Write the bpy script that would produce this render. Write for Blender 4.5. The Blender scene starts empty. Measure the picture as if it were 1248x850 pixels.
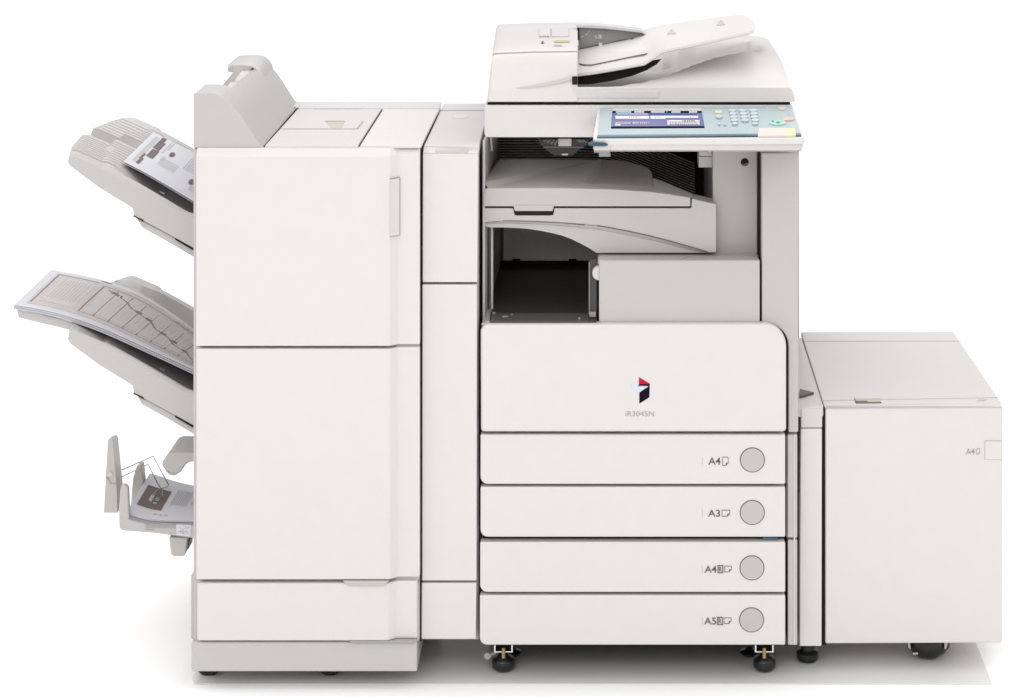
import bpy, bmesh, math, random
from mathutils import Vector
random.seed(7)
SC = bpy.context.scene
COL = SC.collection
# ------------------------------------------------------------------ camera model
# the photograph: level camera 1.53 m above the floor, 3.6 m from the copier, lens shifted down
S, D, VX, VY, ZC = 683.0, 3.6, 728.0, -230.0, 1.53

def P(px, py, Y):
    f = (D + Y) / D / S
    return Vector(((px - VX) * f, Y, ZC - (py - VY) * f))
def onz(px, py, z):                       # point of the horizontal plane z
    d = (ZC - z) * S * D / (py - VY)
    return Vector(((px - VX) / S * d / D, d - D, z))
CAM = Vector((0, -D, ZC))
def on(px, py, plane):
    p0, n = plane
    r = P(px, py, 0) - CAM
    t = (p0 - CAM).dot(n) / r.dot(n)
    return CAM + r * t
def PF(Y): return (Vector((0, Y, 0)), Vector((0, -1, 0)))
def PZ(z): return (Vector((0, 0, z)), Vector((0, 0, 1)))
def P3(a, b, c):
    n = (b - a).cross(c - a).normalized()
    if n.dot(CAM - a) < 0: n = -n
    return (a, n)

# ------------------------------------------------------------------ materials
def mat(name, col, rough=.36, spec=.45, var=.008, bump=.05, scale=180, metallic=0, emit=0):
    m = bpy.data.materials.new(name); m.use_nodes = True
    nt = m.node_tree; b = nt.nodes['Principled BSDF']
    b.inputs['Roughness'].default_value = rough
    b.inputs['Specular IOR Level'].default_value = spec
    b.inputs['Metallic'].default_value = metallic
    b.inputs['Base Color'].default_value = (*col, 1)
    if emit:
        b.inputs['Emission Color'].default_value = (*col, 1)
        b.inputs['Emission Strength'].default_value = emit
    tc = nt.nodes.new('ShaderNodeTexCoord')
    if var:
        n1 = nt.nodes.new('ShaderNodeTexNoise'); n1.inputs['Scale'].default_value = 38
        n1.inputs['Detail'].default_value = 6
        nt.links.new(tc.outputs['Object'], n1.inputs['Vector'])
        mx = nt.nodes.new('ShaderNodeMix'); mx.data_type = 'RGBA'
        mx.inputs['A'].default_value = (*[c * (1 - var) for c in col], 1)
        mx.inputs['B'].default_value = (min(1, col[0] * (1 + var)), min(1, col[1] * (1 + var * .8)), min(1, col[2] * (1 + var * .9)), 1)
        rp = nt.nodes.new('ShaderNodeMapRange')
        rp.inputs['From Min'].default_value = .3; rp.inputs['From Max'].default_value = .7
        nt.links.new(n1.outputs['Fac'], rp.inputs['Value'])
        nt.links.new(rp.outputs['Result'], mx.inputs['Factor'])
        nt.links.new(mx.outputs['Result'], b.inputs['Base Color'])
    if bump:
        n2 = nt.nodes.new('ShaderNodeTexNoise'); n2.inputs['Scale'].default_value = scale * 5
        n2.inputs['Detail'].default_value = 2
        nt.links.new(tc.outputs['Object'], n2.inputs['Vector'])
        bp = nt.nodes.new('ShaderNodeBump'); bp.inputs['Strength'].default_value = bump
        bp.inputs['Distance'].default_value = .002
        nt.links.new(n2.outputs['Fac'], bp.inputs['Height'])
        nt.links.new(bp.outputs['Normal'], b.inputs['Normal'])
    return m
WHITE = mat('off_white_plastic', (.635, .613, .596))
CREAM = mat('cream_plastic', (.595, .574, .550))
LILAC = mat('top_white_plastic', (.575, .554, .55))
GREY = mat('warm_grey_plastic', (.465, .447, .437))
TRAY = mat('tray_grey_plastic', (.47, .45, .432))
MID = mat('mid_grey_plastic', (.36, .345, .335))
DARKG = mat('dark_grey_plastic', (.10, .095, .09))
BLACK = mat('black_plastic', (.012, .012, .012), rough=.35, var=0)
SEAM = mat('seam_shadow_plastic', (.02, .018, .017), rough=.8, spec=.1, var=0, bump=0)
RUBBER = mat('black_rubber', (.01, .01, .01), rough=.3, spec=.5, var=0)
LINE = mat('fine_seam', (.13, .12, .11), rough=.7, var=0, bump=0)
FAINT = mat('faint_line', (.43, .41, .395), rough=.6, var=0, bump=0)
INK = mat('grey_ink', (.10, .095, .10), rough=.6, var=0, bump=0)
PALEINK = mat('pale_ink', (.34, .33, .33), rough=.6, var=0, bump=0)
RED = mat('red_ink', (.55, .006, .035), rough=.6, spec=.1, var=0, bump=0)
NAVY = mat('black_ink', (.010, .006, .013), rough=.7, spec=.05, var=0, bump=0)
ICE = mat('ice_blue_ink', (.55, .62, .85), rough=.4, var=0, bump=0)
PAPER = mat('paper', (.62, .62, .66), rough=.75, spec=.15, var=.01)
PRINT = mat('brown_print', (.15, .115, .115), rough=.7, var=.08, bump=0)
PTONE = mat('pale_print', (.47, .44, .44), rough=.7, var=.02, bump=0)
PLINE = mat('line_print', (.20, .16, .16), rough=.7, var=0, bump=0)
PGREY = mat('grey_print', (.46, .45, .46), rough=.7, var=0, bump=0)
STEEL = mat('steel_wire', (.33, .32, .31), rough=.45, metallic=.6, var=0, bump=0)
CHROME = mat('bright_steel', (.75, .75, .75), rough=.2, metallic=1, var=0, bump=0)
BRASS = mat('brass', (.42, .29, .12), rough=.4, metallic=.8, var=0, bump=0)
PBLUE = mat('pale_blue_panel', (.385, .46, .485), rough=.4, var=.01)
DBLUE = mat('steel_blue_panel', (.085, .19, .275), rough=.35, var=0)
PEN = mat('pen_blue', (.03, .085, .13), rough=.25, var=0, bump=0)
PENBL = mat('dark_blue_pen', (.012, .035, .065), rough=.25, var=0, bump=0)
SCRN = mat('screen_violet', (.10, .11, .27), rough=.25, var=0, bump=0, emit=.15)
SCRND = mat('screen_navy', (.02, .06, .24), rough=.25, var=0, bump=0, emit=.2)
SCRNW = mat('screen_white', (.72, .72, .70), rough=.25, var=0, bump=0, emit=.15)
SCRNG = mat('screen_field_grey', (.46, .43, .50), rough=.25, var=0, bump=0, emit=.15)
SCRNT = mat('screen_teal', (.25, .45, .5), rough=.25, var=0, bump=0, emit=.15)
KEYC = mat('key_grey', (.50, .56, .58), rough=.4, var=0)
KEYD = mat('key_shade', (.22, .31, .36), rough=.5, var=0, bump=0)
YEL = mat('yellow_key', (.66, .59, .37), rough=.4, var=0, bump=0)
GRN = mat('mint_key', (.36, .56, .50), rough=.4, var=0, bump=0)
GRND = mat('green_lamp', (.03, .30, .24), rough=.4, var=0, bump=0)
ORG = mat('salmon_key', (.68, .44, .37), rough=.4, var=0, bump=0)
PNK = mat('pink_key', (.68, .50, .45), rough=.4, var=0, bump=0)
STRIP = mat('cream_sticker', (.68, .58, .54), rough=.5, var=.02, bump=0)
STRIPY = mat('yellow_sticker', (.66, .62, .38), rough=.5, var=.02, bump=0)
OLIVE = mat('olive_lamp', (.42, .42, .22), rough=.4, var=0, bump=0)
BTN = mat('button_grey', (.45, .432, .423), rough=.4)
RECESS = mat('recess_beige', (.46, .445, .415), rough=.5, var=0)
LATCH = mat('latch_beige', (.44, .42, .36), rough=.5, var=0)

# ------------------------------------------------------------------ objects
def thing(name, label, cat, loc, group=None):
    o = bpy.data.objects.new(name, None); COL.objects.link(o)
    o.empty_display_size = .1
    o.location = loc; o['label'] = label; o['category'] = cat
    if group: o['group'] = group
    return o
def rootloc(p):
    while p is not None and p.parent is not None: p = p.parent
    return Vector(p.location) if p is not None else Vector((0, 0, 0))
class MB:
    def __init__(s): s.v = []; s.f = []
    def add(s, vs, fs):
        o = len(s.v); s.v += [Vector(v) for v in vs]; s.f += [[i + o for i in f] for f in fs]; return s
    def loft(s, secs, cap=True, closed=True):
        n = len(secs[0]); vs = [v for q in secs for v in q]; fs = []
        for j in range(len(secs) - 1):
            for i in range(n if closed else n - 1):
                k = (i + 1) % n
                fs.append([j*n+i, j*n+k, (j+1)*n+k, (j+1)*n+i])
        if cap and closed:
            fs.append(list(range(n))[::-1]); fs.append([(len(secs)-1)*n+i for i in range(n)])
        return s.add(vs, fs)
    def prism(s, pts, Y0, Y1, back=None):
        a = [P(x, y, Y0) for x, y in pts]
        b = [P(x, y, Y1) for x, y in back] if back else [Vector((p.x, Y1, p.z)) for p in a]
        return s.loft([a, b])
    def box(s, x0, y0, x1, y1, Y0, Y1): return s.prism([(x0, y0), (x1, y0), (x1, y1), (x0, y1)], Y0, Y1)
    def wbox(s, x0, x1, y0, y1, z0, z1):
        q = [(x0, z0), (x1, z0), (x1, z1), (x0, z1)]
        return s.loft([[Vector((x, y, z)) for x, z in q] for y in (y0, y1)])
    def decal(s, pts, plane, off=.0012, th=.0018):
        n = plane[1]; q = [on(x, y, plane) for x, y in pts]
        return s.loft([[p + n * off for p in q], [p + n * (off - th) for p in q]])
    def rect(s, x0, y0, x1, y1, plane, off=.0012, th=.0018):
        return s.decal([(x0, y0), (x1, y0), (x1, y1), (x0, y1)], plane, off, th)
    def stroke(s, pts, w, plane, off=.0012, th=.0018):
        for (a, b), (c, d) in zip(pts[:-1], pts[1:]):
            L = math.hypot(c-a, d-b) or 1; nx, ny = -(d-b)/L*w/2, (c-a)/L*w/2
            ex, ey = (c-a)/L*w*.4, (d-b)/L*w*.4
            s.decal([(a+nx-ex, b+ny-ey), (c+nx+ex, d+ny+ey), (c-nx+ex, d-ny+ey), (a-nx-ex, b-ny-ey)], plane, off, th)
        return s
    def tube(s, pts, r, n=8):
        pts = [Vector(p) for p in pts]; secs = []
        for i, p in enumerate(pts):
            t = ((pts[min(i+1, len(pts)-1)] - p).normalized() + (p - pts[max(i-1, 0)]).normalized()).normalized()
            up = Vector((0, 0, 1)) if abs(t.z) < .9 else Vector((0, 1, 0))
            u = t.cross(up).normalized(); w = u.cross(t)
            secs.append([p + (u*math.cos(a) + w*math.sin(a)) * r for a in [2*math.pi*k/n for k in range(n)]])
        return s.loft(secs)
    def lathe(s, c, prof, axis='z', n=32):
        secs = []
        for r, h in prof:
            ring = []
            for k in range(n):
                a = 2*math.pi*k/n; u, w = r*math.cos(a), r*math.sin(a)
                ring.append(Vector(c) + (Vector((u, w, h)) if axis == 'z' else Vector((u, h, w)) if axis == 'y' else Vector((h, u, w))))
            secs.append(ring)
        return s.loft(secs)
    def build_each(s, name, m, parent=None, **k):
        # one object for every separate piece
        par = list(range(len(s.v)))
        def find(i):
            while par[i] != i: par[i] = par[par[i]]; i = par[i]
            return i
        for f in s.f:
            for i in f[1:]: par[find(i)] = find(f[0])
        groups = {}
        for f in s.f: groups.setdefault(find(f[0]), []).append(f)
        out = []
        for fs in groups.values():
            q = MB(); ids = {}
            for f in fs:
                for i in f:
                    if i not in ids: ids[i] = len(q.v); q.v.append(s.v[i])
                q.f.append([ids[i] for i in f])
            out.append(q.build(name, m, parent, **k))
        return out[0]
    def build(s, name, m, parent=None, bevel=0, seg=3, smooth=None, ang=32):
        rl = rootloc(parent)
        me = bpy.data.meshes.new(name)
        me.from_pydata([tuple(v - rl) for v in s.v], [], s.f)
        bm = bmesh.new(); bm.from_mesh(me)
        bmesh.ops.recalc_face_normals(bm, faces=bm.faces)
        sm = bevel > 0 if smooth is None else smooth
        for f in bm.faces: f.smooth = sm
        if sm and not bevel:
            for e in bm.edges:
                if len(e.link_faces) == 2 and e.calc_face_angle(0) > math.radians(ang): e.smooth = False
        bm.to_mesh(me); bm.free()
        me.materials.append(m)
        o = bpy.data.objects.new(name, me); COL.objects.link(o)
        if parent: o.parent = parent
        if bevel:
            b = o.modifiers.new('edge', 'BEVEL'); b.width = bevel; b.segments = seg; b.limit_method = 'ANGLE'
            b.angle_limit = math.radians(ang); b.harden_normals = True; b.use_clamp_overlap = True
        return o
def rr(x0, y0, x1, y1, tl=0, tr=0, br=0, bl=0, n=7):
    out = []
    for cx, cy, r, a0 in ((x0, y0, tl, 180), (x1, y0, tr, 270), (x1, y1, br, 0), (x0, y1, bl, 90)):
        sx = 1 if cx == x0 else -1; sy = 1 if cy == y0 else -1
        if not r: out.append((cx, cy)); continue
        for k in range(n + 1):
            a = math.radians(a0 + 90 * k / n)
            out.append((cx + sx*r + r*math.cos(a), cy + sy*r + r*math.sin(a)))
    return out
def circ(cx, cy, r, n=36, ry=None):
    return [(cx + r*math.cos(2*math.pi*k/n), cy + (ry or r)*math.sin(2*math.pi*k/n)) for k in range(n)]
def text_into(mb, s, x0, x1, y0, y1, plane, off=.0012, bold=0):
    c = bpy.data.curves.new('lettering', 'FONT'); c.body = s; c.fill_mode = 'FRONT'; c.offset = bold
    o = bpy.data.objects.new('lettering', c); COL.objects.link(o)
    dg = bpy.context.evaluated_depsgraph_get()
    me = bpy.data.meshes.new_from_object(o.evaluated_get(dg))
    xs = [v.co.x for v in me.vertices]; ys = [v.co.y for v in me.vertices]
    ax, bx, ay, by = min(xs), max(xs), min(ys), max(ys)
    vs = [on(x0 + (v.co.x-ax)/(bx-ax)*(x1-x0), y1 - (v.co.y-ay)/(by-ay)*(y1-y0), plane) + plane[1]*off for v in me.vertices]
    mb.add(vs, [list(p.vertices) for p in me.polygons])
    bpy.data.objects.remove(o); bpy.data.curves.remove(c); bpy.data.meshes.remove(me)
    return mb

# ================================================================== SETTING
def plain(name, m, kind, mb, bevel=0):
    o = mb.build(name, m, None, bevel); o['kind'] = kind; return o
FLOORM = mat('white_studio_floor', (.96, .96, .96), rough=.8, spec=.1, var=.004, bump=.02, scale=30)
SHEETM = mat('glossy_shadow_grey', (.76, .75, .745), rough=.14, spec=.5, var=.01, bump=.0)
plain('floor', FLOORM, 'structure', MB().add([(-40, -9, 0), (40, -9, 0), (40, 60, 0), (-40, 60, 0)], [[0, 1, 2, 3]]))
yf = 1.53*S*D/(833.5 + 230) - D
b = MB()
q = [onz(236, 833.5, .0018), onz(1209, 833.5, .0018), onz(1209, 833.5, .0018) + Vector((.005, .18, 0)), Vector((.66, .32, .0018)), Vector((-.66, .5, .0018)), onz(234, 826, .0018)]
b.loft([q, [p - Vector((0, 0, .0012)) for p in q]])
plain('floor_shadow_sheet', SHEETM, 'structure', b)  # grey sheet stands in for the shadow and reflection under the machine

# ================================================================== FINISHER
fin = thing('finisher', 'tall off white finisher cabinet with output trays on its left side', 'finisher', (-.5, .1, 0))
ZT = .9444
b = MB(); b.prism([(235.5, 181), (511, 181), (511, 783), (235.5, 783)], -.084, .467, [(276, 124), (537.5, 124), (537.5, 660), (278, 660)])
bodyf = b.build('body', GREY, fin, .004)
def door(name, plan, py0, py1, yref, m, parent, cham=None, bevel=.0025, extra=None):
    b = MB(); z0 = P(0, py0, yref).z; z1 = P(0, py1, yref).z
    fr = [P(x, 0, Y) for x, Y in plan]
    ring = [(p.x, p.y) for p in fr] + [(fr[-1].x, -.078), (fr[0].x, -.078)]
    k = len(fr)
    def sec(z, dy=0): return [Vector((x, y + (dy if i < k else 0), z)) for i, (x, y) in enumerate(ring)]
    secs = [sec(z1), sec(z0)] if not cham else [sec(z1), sec(z0 - cham[1]), sec(z0, cham[0])]
    b.loft(secs)
    return b.build(name, m, parent, bevel, 2, ang=20)
pl = [(239, -.102), (475, -.102), (485.5, -.090), (511.5, -.090)]
up = door('door', pl, 181.5, 422, -.102, WHITE, fin, (.010, .0135))
lo = door('door', pl, 425.5, 707, -.102, WHITE, fin)
pan = door('lower_panel', [(240, -.100), (473, -.100), (484, -.090), (508.5, -.090)], 711, 781.5, -.100, WHITE, fin)
b = MB(); b.prism([(239, 421), (510.5, 421), (510.5, 427), (239, 427)], -.083, -.0795); b.prism([(239, 706), (510.5, 706), (510.5, 712), (239, 712)], -.083, -.0795)
b.prism([(239, 780), (508, 780), (508, 785), (239, 785)], -.083, -.0795)
b.build_each('seam_backing', SEAM, fin)
# handle of the upper door
b = MB(); b.decal([(475.3, 218), (487.3, 216), (487.3, 287), (475.3, 288.5)], P3(P(475, 216, -.1035), P(487.5, 216, -.0905), P(475, 288, -.1035)), .0008, .004)
b.build('handle', mat('handle_line', (.30, .29, .28), .6), up)
b = MB(); pp = P3(P(475, 216, -.1035), P(487.5, 216, -.0905), P(475, 288, -.1035))
b.decal([(475.2, 219.0), (486.0, 217.2), (486.0, 286.4), (475.2, 287.8)], pp, .002, .004)
b.build('handle_flap', CREAM, up)
# finger recesses
b = MB(); b.prism([(418, 708.3), (474, 708.3), (469, 714.3), (424, 714.3)], -.1035, -.095); b.build('finger_recess', RECESS, pan)
b = MB(); b.prism([(425, 781.7), (507, 781.7), (507, 783.6), (429, 783.6)], -.1005, -.085); b.build('finger_recess', MID, pan)
# plinth
b = MB(); b.prism([(233, 782.8), (508.3, 782.8), (508.3, 819), (233, 819)], -.094, .46); b.build('base', mat('base_grey', (.49, .473, .478)), fin, .003)
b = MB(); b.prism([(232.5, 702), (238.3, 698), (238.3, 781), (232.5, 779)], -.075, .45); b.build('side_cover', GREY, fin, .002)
# docking gap: black strip deepens its shade, small blocks in front
b = MB(); b.prism([(511.5, 186), (514, 186), (514, 782), (511.5, 782)], -.06, .40)
for y in (260, 300, 392, 470, 560, 650, 700, 730): b.box(511, y, 515, y+4, -.066, -.05)
b.build('docking_shade_strip', BLACK, fin)
for x, yy in ((255, -.02), (403, -.02)):
    b = MB(); c = P(x, 800, yy); b.lathe((c.x, yy, .022), [(.0, -.016), (.019, -.015), (.022, -.012), (.022, .012), (.019, .015), (0, .016)], 'y', 28)
    cst = b.build('caster', RUBBER, fin, smooth=True)
    b = MB(); b.lathe((c.x, yy, .022), [(0, -.0185), (.010, -.018), (.011, -.013), (0, -.013)], 'y', 20); b.build('hub', MID, cst)
# top covers
zt = PZ(ZT)
def slab(name, pts, m, h0, h1, parent, bevel=.0015):
    b = MB(); q = [onz(x, y, ZT + h1) for x, y in pts]
    b.loft([[Vector((p.x, p.y, ZT + h0)) for p in q], q]); return b.build(name, m, parent, bevel, 2)
slab('seam_backing', [(322, 178.5), (512, 178.5), (536, 131), (365, 131)], SEAM, -.001, .0006, fin, 0)
top1 = slab('top_lid', [(323.2, 177), (436.3, 177), (464.5, 133), (362.8, 133)], LILAC, -.001, .005, fin)
slab('top_panel', [(439, 177), (513.5, 177), (535.3, 133), (467, 133)], WHITE, -.001, .0045, fin)
slab('rear_ridge', [(364, 132), (535.8, 132), (538.2, 124), (345, 124)], LILAC, -.001, .0055, fin)
p5 = PZ(ZT + .005)
b = MB(); b.decal([(397, 148.6), (420, 148.6), (415, 157.4), (405, 157.4)], p5, .0006, .002); o = b.build('finger_recess', LATCH, top1)
b = MB(); b.stroke([(435.5, 157.2), (442, 149)], 1.3, p5); b.stroke([(397, 148.4), (420, 148.4)], .8, p5); b.build('lid_marks', MID, top1)
b = MB(); b.stroke([(343, 157.6), (435, 157.6)], .5, p5); b.stroke([(382, 133.2), (440, 133.2)], .4, p5); b.build_each('crease', FAINT, top1)
# inserter hump
F0 = [(235.8, 180), (235.8, 115.5), (237.3, 113.4)]
cv = [(256, 113.5), (263, 114.6), (270, 117.4), (277, 122), (284, 128.5), (291, 137), (298, 147.5), (306, 160), (313, 171), (319, 178.5), (320.2, 180)]
z8 = .417
def sc(pts, Y, dx=0):
    return [(P(x, y, -.088).x, P(x, y, -.088).z) for x, y in pts]
def sk(x, z, Y):      # the finisher stands a little turned: rear slides to the left
    return Vector((x - .0115*(Y + .088)/.5, Y, z))
hump = [(271.5, 180), (271.5, 119)] + cv[2:]
b = MB(); b.loft([[sk(x, z, Y) for x, z in sc(hump, 0)] for Y in (-.083, -.02, .1, .2, .3, .417)])
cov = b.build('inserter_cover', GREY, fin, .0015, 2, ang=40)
fr = F0 + cv
b = MB(); b.loft([[sk(x, z, Y) for x, z in sc(fr, 0)] for Y in (-.0895, -.0825)])
b.build('front_plate', GREY, cov, .0012, 2, ang=40)
blk = F0 + cv[:5] + [(284, 180)]
b = MB(); b.loft([[sk(x, z - .0006 + .0012 * (Y > 0), Y) for x, z in sc(blk, 0)] for Y in (-.0826, .02)])
b.build('front_block', GREY, cov, .0010, 2, ang=40)
hp = [(283, 80), (283.5, 74.5), (288, 71.8), (300, 71.2), (312, 71.2), (319, 73), (325, 78), (328.4, 83.6), (330, 91), (322, 92), (312, 88), (306, 84)]
hx = [(P(x, y, .36).x, P(x, y, .36).z) for x, y in hp]
b = MB(); b.loft([[Vector((x + .004, .285, z - (.003, .003, .003, .003, .005, .010, .018, .024, .03, .02, .01, .003)[i])) for i, (x, z) in enumerate(hx)], [Vector((x, .31, z)) for x, z in hx], [Vector((x - .003, .417, z)) for x, z in hx]])
b.build('hood', GREY, cov, .003, 3)
b = MB(); b.loft([[P(x, y, .03) for x, y in [(274, 109), (279, 108.9), (284, 109.2), (284, 140), (274, 140)]],
                  [P(x, y, .30) for x, y in [(291, 85.5), (302, 85), (307, 85), (307, 115), (291, 115)]]])
b.build('insert_strip', LILAC, cov, .001, 2)
b = MB(); b.prism([(270.5, 109.5), (271, 104), (284.3, 88), (284.5, 82.5), (296, 84.5), (278, 108.5), (275, 112)], .13, .135)
b.prism([(270.5, 140), (270.5, 109.5), (276, 109.5), (276, 140)], .1, .40)
b.build('slot_wall', TRAY, cov)
b = MB(); b.loft([[P(x, y, .02) for x, y in [(276.5, 108.3), (283.5, 108), (282.5, 109.8)]], [P(x, y, .026) for x, y in [(276.5, 108.3), (283.5, 108), (282.5, 109.8)]]])
b.loft([[P(x, y, .27) for x, y in [(305.5, 84.6), (309, 82.8), (309.5, 84.4)]], [P(x, y, .29) for x, y in [(305.5, 84.6), (309, 82.8), (309.5, 84.4)]]])
b.build_each('slot_gap', SEAM, cov)
b = MB(); b.loft([[sk(p.x, p.z, p.y) for p in (P(320, 180.3, -.0885), P(322.0, 180.3, -.0885), P(322, 179, -.0885))],
                  [onz(364.4, 128.9, ZT+.004), onz(366, 129.2, ZT+.004), onz(365.9, 128.6, ZT+.006)]])
b.build('cover_seam', SEAM, cov)

# ---- output trays
XR = -.703
def interp(poly, x):
    for (a, za), (c, zc) in zip(poly[:-1], poly[1:]):
        if x <= c: return za + (zc - za) * (x - a) / (c - a) if c != a else za
    return poly[-1][1]
def w(px, py, Y=0.0): p = P(px, py, Y); return (p.x, p.z)
top = [w(86, 187.5), w(90, 186.6), w(113, 196.5), w(138, 208.3), w(162, 221.3), w(198, 242), w(227, 259.5), (XR, w(238, 266)[1])]
bot = [w(82.6, 198), w(86, 203), w(121, 229), w(158, 251.5), w(161.5, 254), w(163.5, 263), w(200, 282.5), w(234, 301.5), (XR, w(244, 307)[1])]
def left_x(Y):
    return [(-.0, 0), (.06, -.014), (.2, -.030), (.29, -.028), (.36, -.016), (.41, -.004), (.44, .012)]
def make_tray(x_dip=-.868, dz0=0.0, dip_d=.031, ramp=.07):
    rows = []
    def row(Y, dz, inset=0, recess=0):
        rows.append((Y, dz, inset, recess))
    row(.0, -.006); row(.0035, -.0005); row(.01, 0); row(.030, 0)
    Y = .034
    while Y < .196:
        row(Y, -.0028, 0, 1); row(Y + .0006, .0020, 0, 1); row(Y + .0130, .0020, 0, 1); row(Y + .0136, -.0028, 0, 1); Y += .0170
    row(.213, 0, 0, 1); row(.217, -.024, 0, 2); row(.266, -.024, 0, 2); row(.270, 0, 0, 1); Y = .274
    while Y < .398:
        row(Y, -.0028, 0, 1); row(Y + .0006, .0020, 0, 1); row(Y + .0130, .0020, 0, 1); row(Y + .0136, -.0028, 0, 1); Y += .0170
    row(.415, 0); row(.428, .0); row(.44, -.006)
    b = MB(); N = 26; secs = []
    for Y, dz, ins, rec in rows:
        x0 = top[0][0] + interp(left_x(Y), Y); xs = [x0 + (XR - x0) * (k / N) for k in range(N + 1)]
        sec = []
        shift = interp(left_x(Y), Y)
        for x in xs:
            z = interp(top, x - shift if x - shift < top[0][0] + .06 else x)
            ridge = dz
            if rec and x > x_dip + .006: ridge = dz * .0
            elif rec == 2: ridge = dz * min(1, max(0, (x_dip + .006 - x) / .03))
            dip = 0
            if .018 < Y < .40 and x > x_dip:
                t = min(1, (x - x_dip) / ramp); t = t*t*(3-2*t)
                e = min(1, (Y - .018) / .016); dip = -dip_d * t * e
            sec.append(Vector((x, Y, z + ridge + dip)))
        nb = len(bot)
        for i, (x, z) in enumerate(reversed(bot)):
            sec.append(Vector((x + (shift if x < -.8 else 0), Y, z)))
        secs.append(sec)
    b.loft(secs)
    def down(m): m.v = [v + Vector((0, 0, dz0)) for v in m.v]; return m
    t = down(b).build('output_tray', GREY, fin, smooth=True, ang=25)
    br = [w(164, 265), w(171, 278.5), w(200, 294.5), w(234, 314.5), (XR, w(244, 320.5)[1]), (XR, w(244, 308.5)[1]), w(234, 303), w(200, 284)]
    b = MB(); b.loft([[Vector((x, Y, z)) for x, z in br] for Y in (.006, .42)])
    down(b).build('tray_bracket', GREY, t, .004)
    pf = PF(.0035)
    b = MB(); b.decal([(163.3, 262.2), (175.5, 268), (175.5, 269.4), (163.3, 263.6)], pf, .005, .012); b.decal([(214, 290.3), (236, 302.4), (236, 304.6), (214, 291.6)], pf, .005, .012)
    down(b).build('seam', SEAM, t)
    tp = P3(P(190, 233.5, .004), P(205, 242, .004), P(195, 229, .03))
    b = MB(); b.loft([[P(194, 233.4, .015), P(201, 236, .015), P(200, 237.8, .01), P(196, 235.4, .01)], [P(194, 232.8, .016), P(201, 235.4, .016), P(200, 237.2, .011), P(196, 234.8, .011)]])
    down(b).build('catch_mark', DARKG, t)
    return t
t1 = make_tray()
t2 = make_tray(-.955, -.3165, .034, .16)
ext = MB()
ep = [(20.5, 377.5), (22.5, 387.5), (87, 403), (97, 406), (96, 392), (60, 384)]
ext.prism(ep, .056, .325)
ext.build('tray_extension', GREY, t2, .001, 2)
b = MB(); b.prism([(34, 379), (62, 383.5), (93, 391.5), (92, 393), (60, 386)], .054, .3);  b.build('extension_gap', DARKG, t2)

# ---- booklet tray
b = MB()
fp = [(146, 600), (147.5, 592), (151.5, 591), (156, 594.5), (157.5, 634), (180, 639.8), (240, 641.5), (256, 642), (256, 659.5), (233.5, 656.5), (190, 650.5), (148.5, 647.2), (145, 644), (144.5, 622)]
b.prism(fp, .035, .048)
b.prism([(150, 641), (258, 643.5), (258, 650), (150, 645)], .046, .26)
b.prism([(160, 600), (161.8, 583), (166.5, 568), (172.5, 567.5), (174.5, 587), (175, 635), (158, 640)], .19, .215)
bt = b.build('booklet_tray', GREY, fin, .003)
b = MB(); b.loft([[P(x, y, .10) for x, y in ((126.3, 625.5), (131.2, 537), (133.5, 533.8), (136, 533.2), (138, 535), (142.5, 594), (143.6, 625.5))],
                  [P(x, y, .165) for x, y in ((133, 612), (138, 531.2), (139.5, 530.3), (142, 530.3), (144, 532.6), (149.5, 585), (150.8, 612))]])
post = b.build('post', GREY, bt, .003)
b = MB(); b.stroke([(129.4, 582), (131.5, 583.5), (134.5, 589.3), (141.5, 589.5)], .9, PF(.0995), .001, .003); b.build('seam', MID, post)
b = MB(); b.decal(circ(134.6, 578.2, 2.6, 18), PF(.0985), .002, .005); b.build('pivot', LILAC, post, smooth=False)
b = MB(); b.prism([(205.8, 655), (228.5, 655), (226, 676), (223.5, 678.5), (210.5, 678.5), (208, 676)], .045, .09); br = b.build('bracket', TRAY, bt, .003)
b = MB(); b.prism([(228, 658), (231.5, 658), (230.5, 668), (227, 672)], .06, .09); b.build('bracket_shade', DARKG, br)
b = MB()
b.tube([P(148.5, 573, .15), P(186.6, 556.2, .15), P(205.6, 591.6, .20), P(203, 594, .17), P(193, 596.6, .165), P(188, 602, .15), P(184, 606, .14)], .0011)
b.tube([P(139, 586, .105), P(180.4, 566, .12), P(191.4, 588, .16), P(197.5, 598, .16)], .0011)
b.tube([P(184, 606, .14), P(189, 609.5, .12), P(198, 605, .14), P(197.5, 598, .16)], .0009)
b.build('wire_arm', STEEL, bt, smooth=True)
b = MB(); pf = PF(.035)
for k, y in enumerate((638.6, 641.6, 644.6)):
    x = 177.5
    while x < (213 if k < 2 else 187):
        l = random.uniform(1, 3.2); b.rect(x, y + (x-177)*.028, x + l, y + 1.7 + (x-177)*.028, pf, .0006, .001); x += l + .8
b.build('notice_text', PALEINK, bt)
b = MB(); b.decal([(214.8, 639.6), (232.5, 640.2), (232.5, 654.3), (215.2, 652)], pf, .0008, .0012); lb = b.build('sticker', PAPER, bt)
b = MB()
for k in range(26):
    x, y = random.uniform(216, 230), random.uniform(641, 651); b.rect(x, y, x + random.uniform(.6, 1.8), y + .7, pf, .0013, .0008)
b.build('sticker_text', PALEINK, lb)
b = MB(); hk = [(196.5, 568.5), (198.5, 562), (203, 555.5), (206, 552.6), (211, 551.3), (233, 551.7), (256, 552), (256, 563), (233, 563.5), (228, 565), (224, 570), (220, 576), (216, 578.6), (209, 578.6), (201, 573)]
b.prism(hk, .10, .20); b.build('paper_guide', TRAY, fin, .004)
b = MB(); b.prism([(201.5, 573.5), (209, 577.6), (217, 577.6), (213, 580.2), (206, 579.8)], .105, .16); b.build('guide_roller', LILAC, fin, .001)

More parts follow.
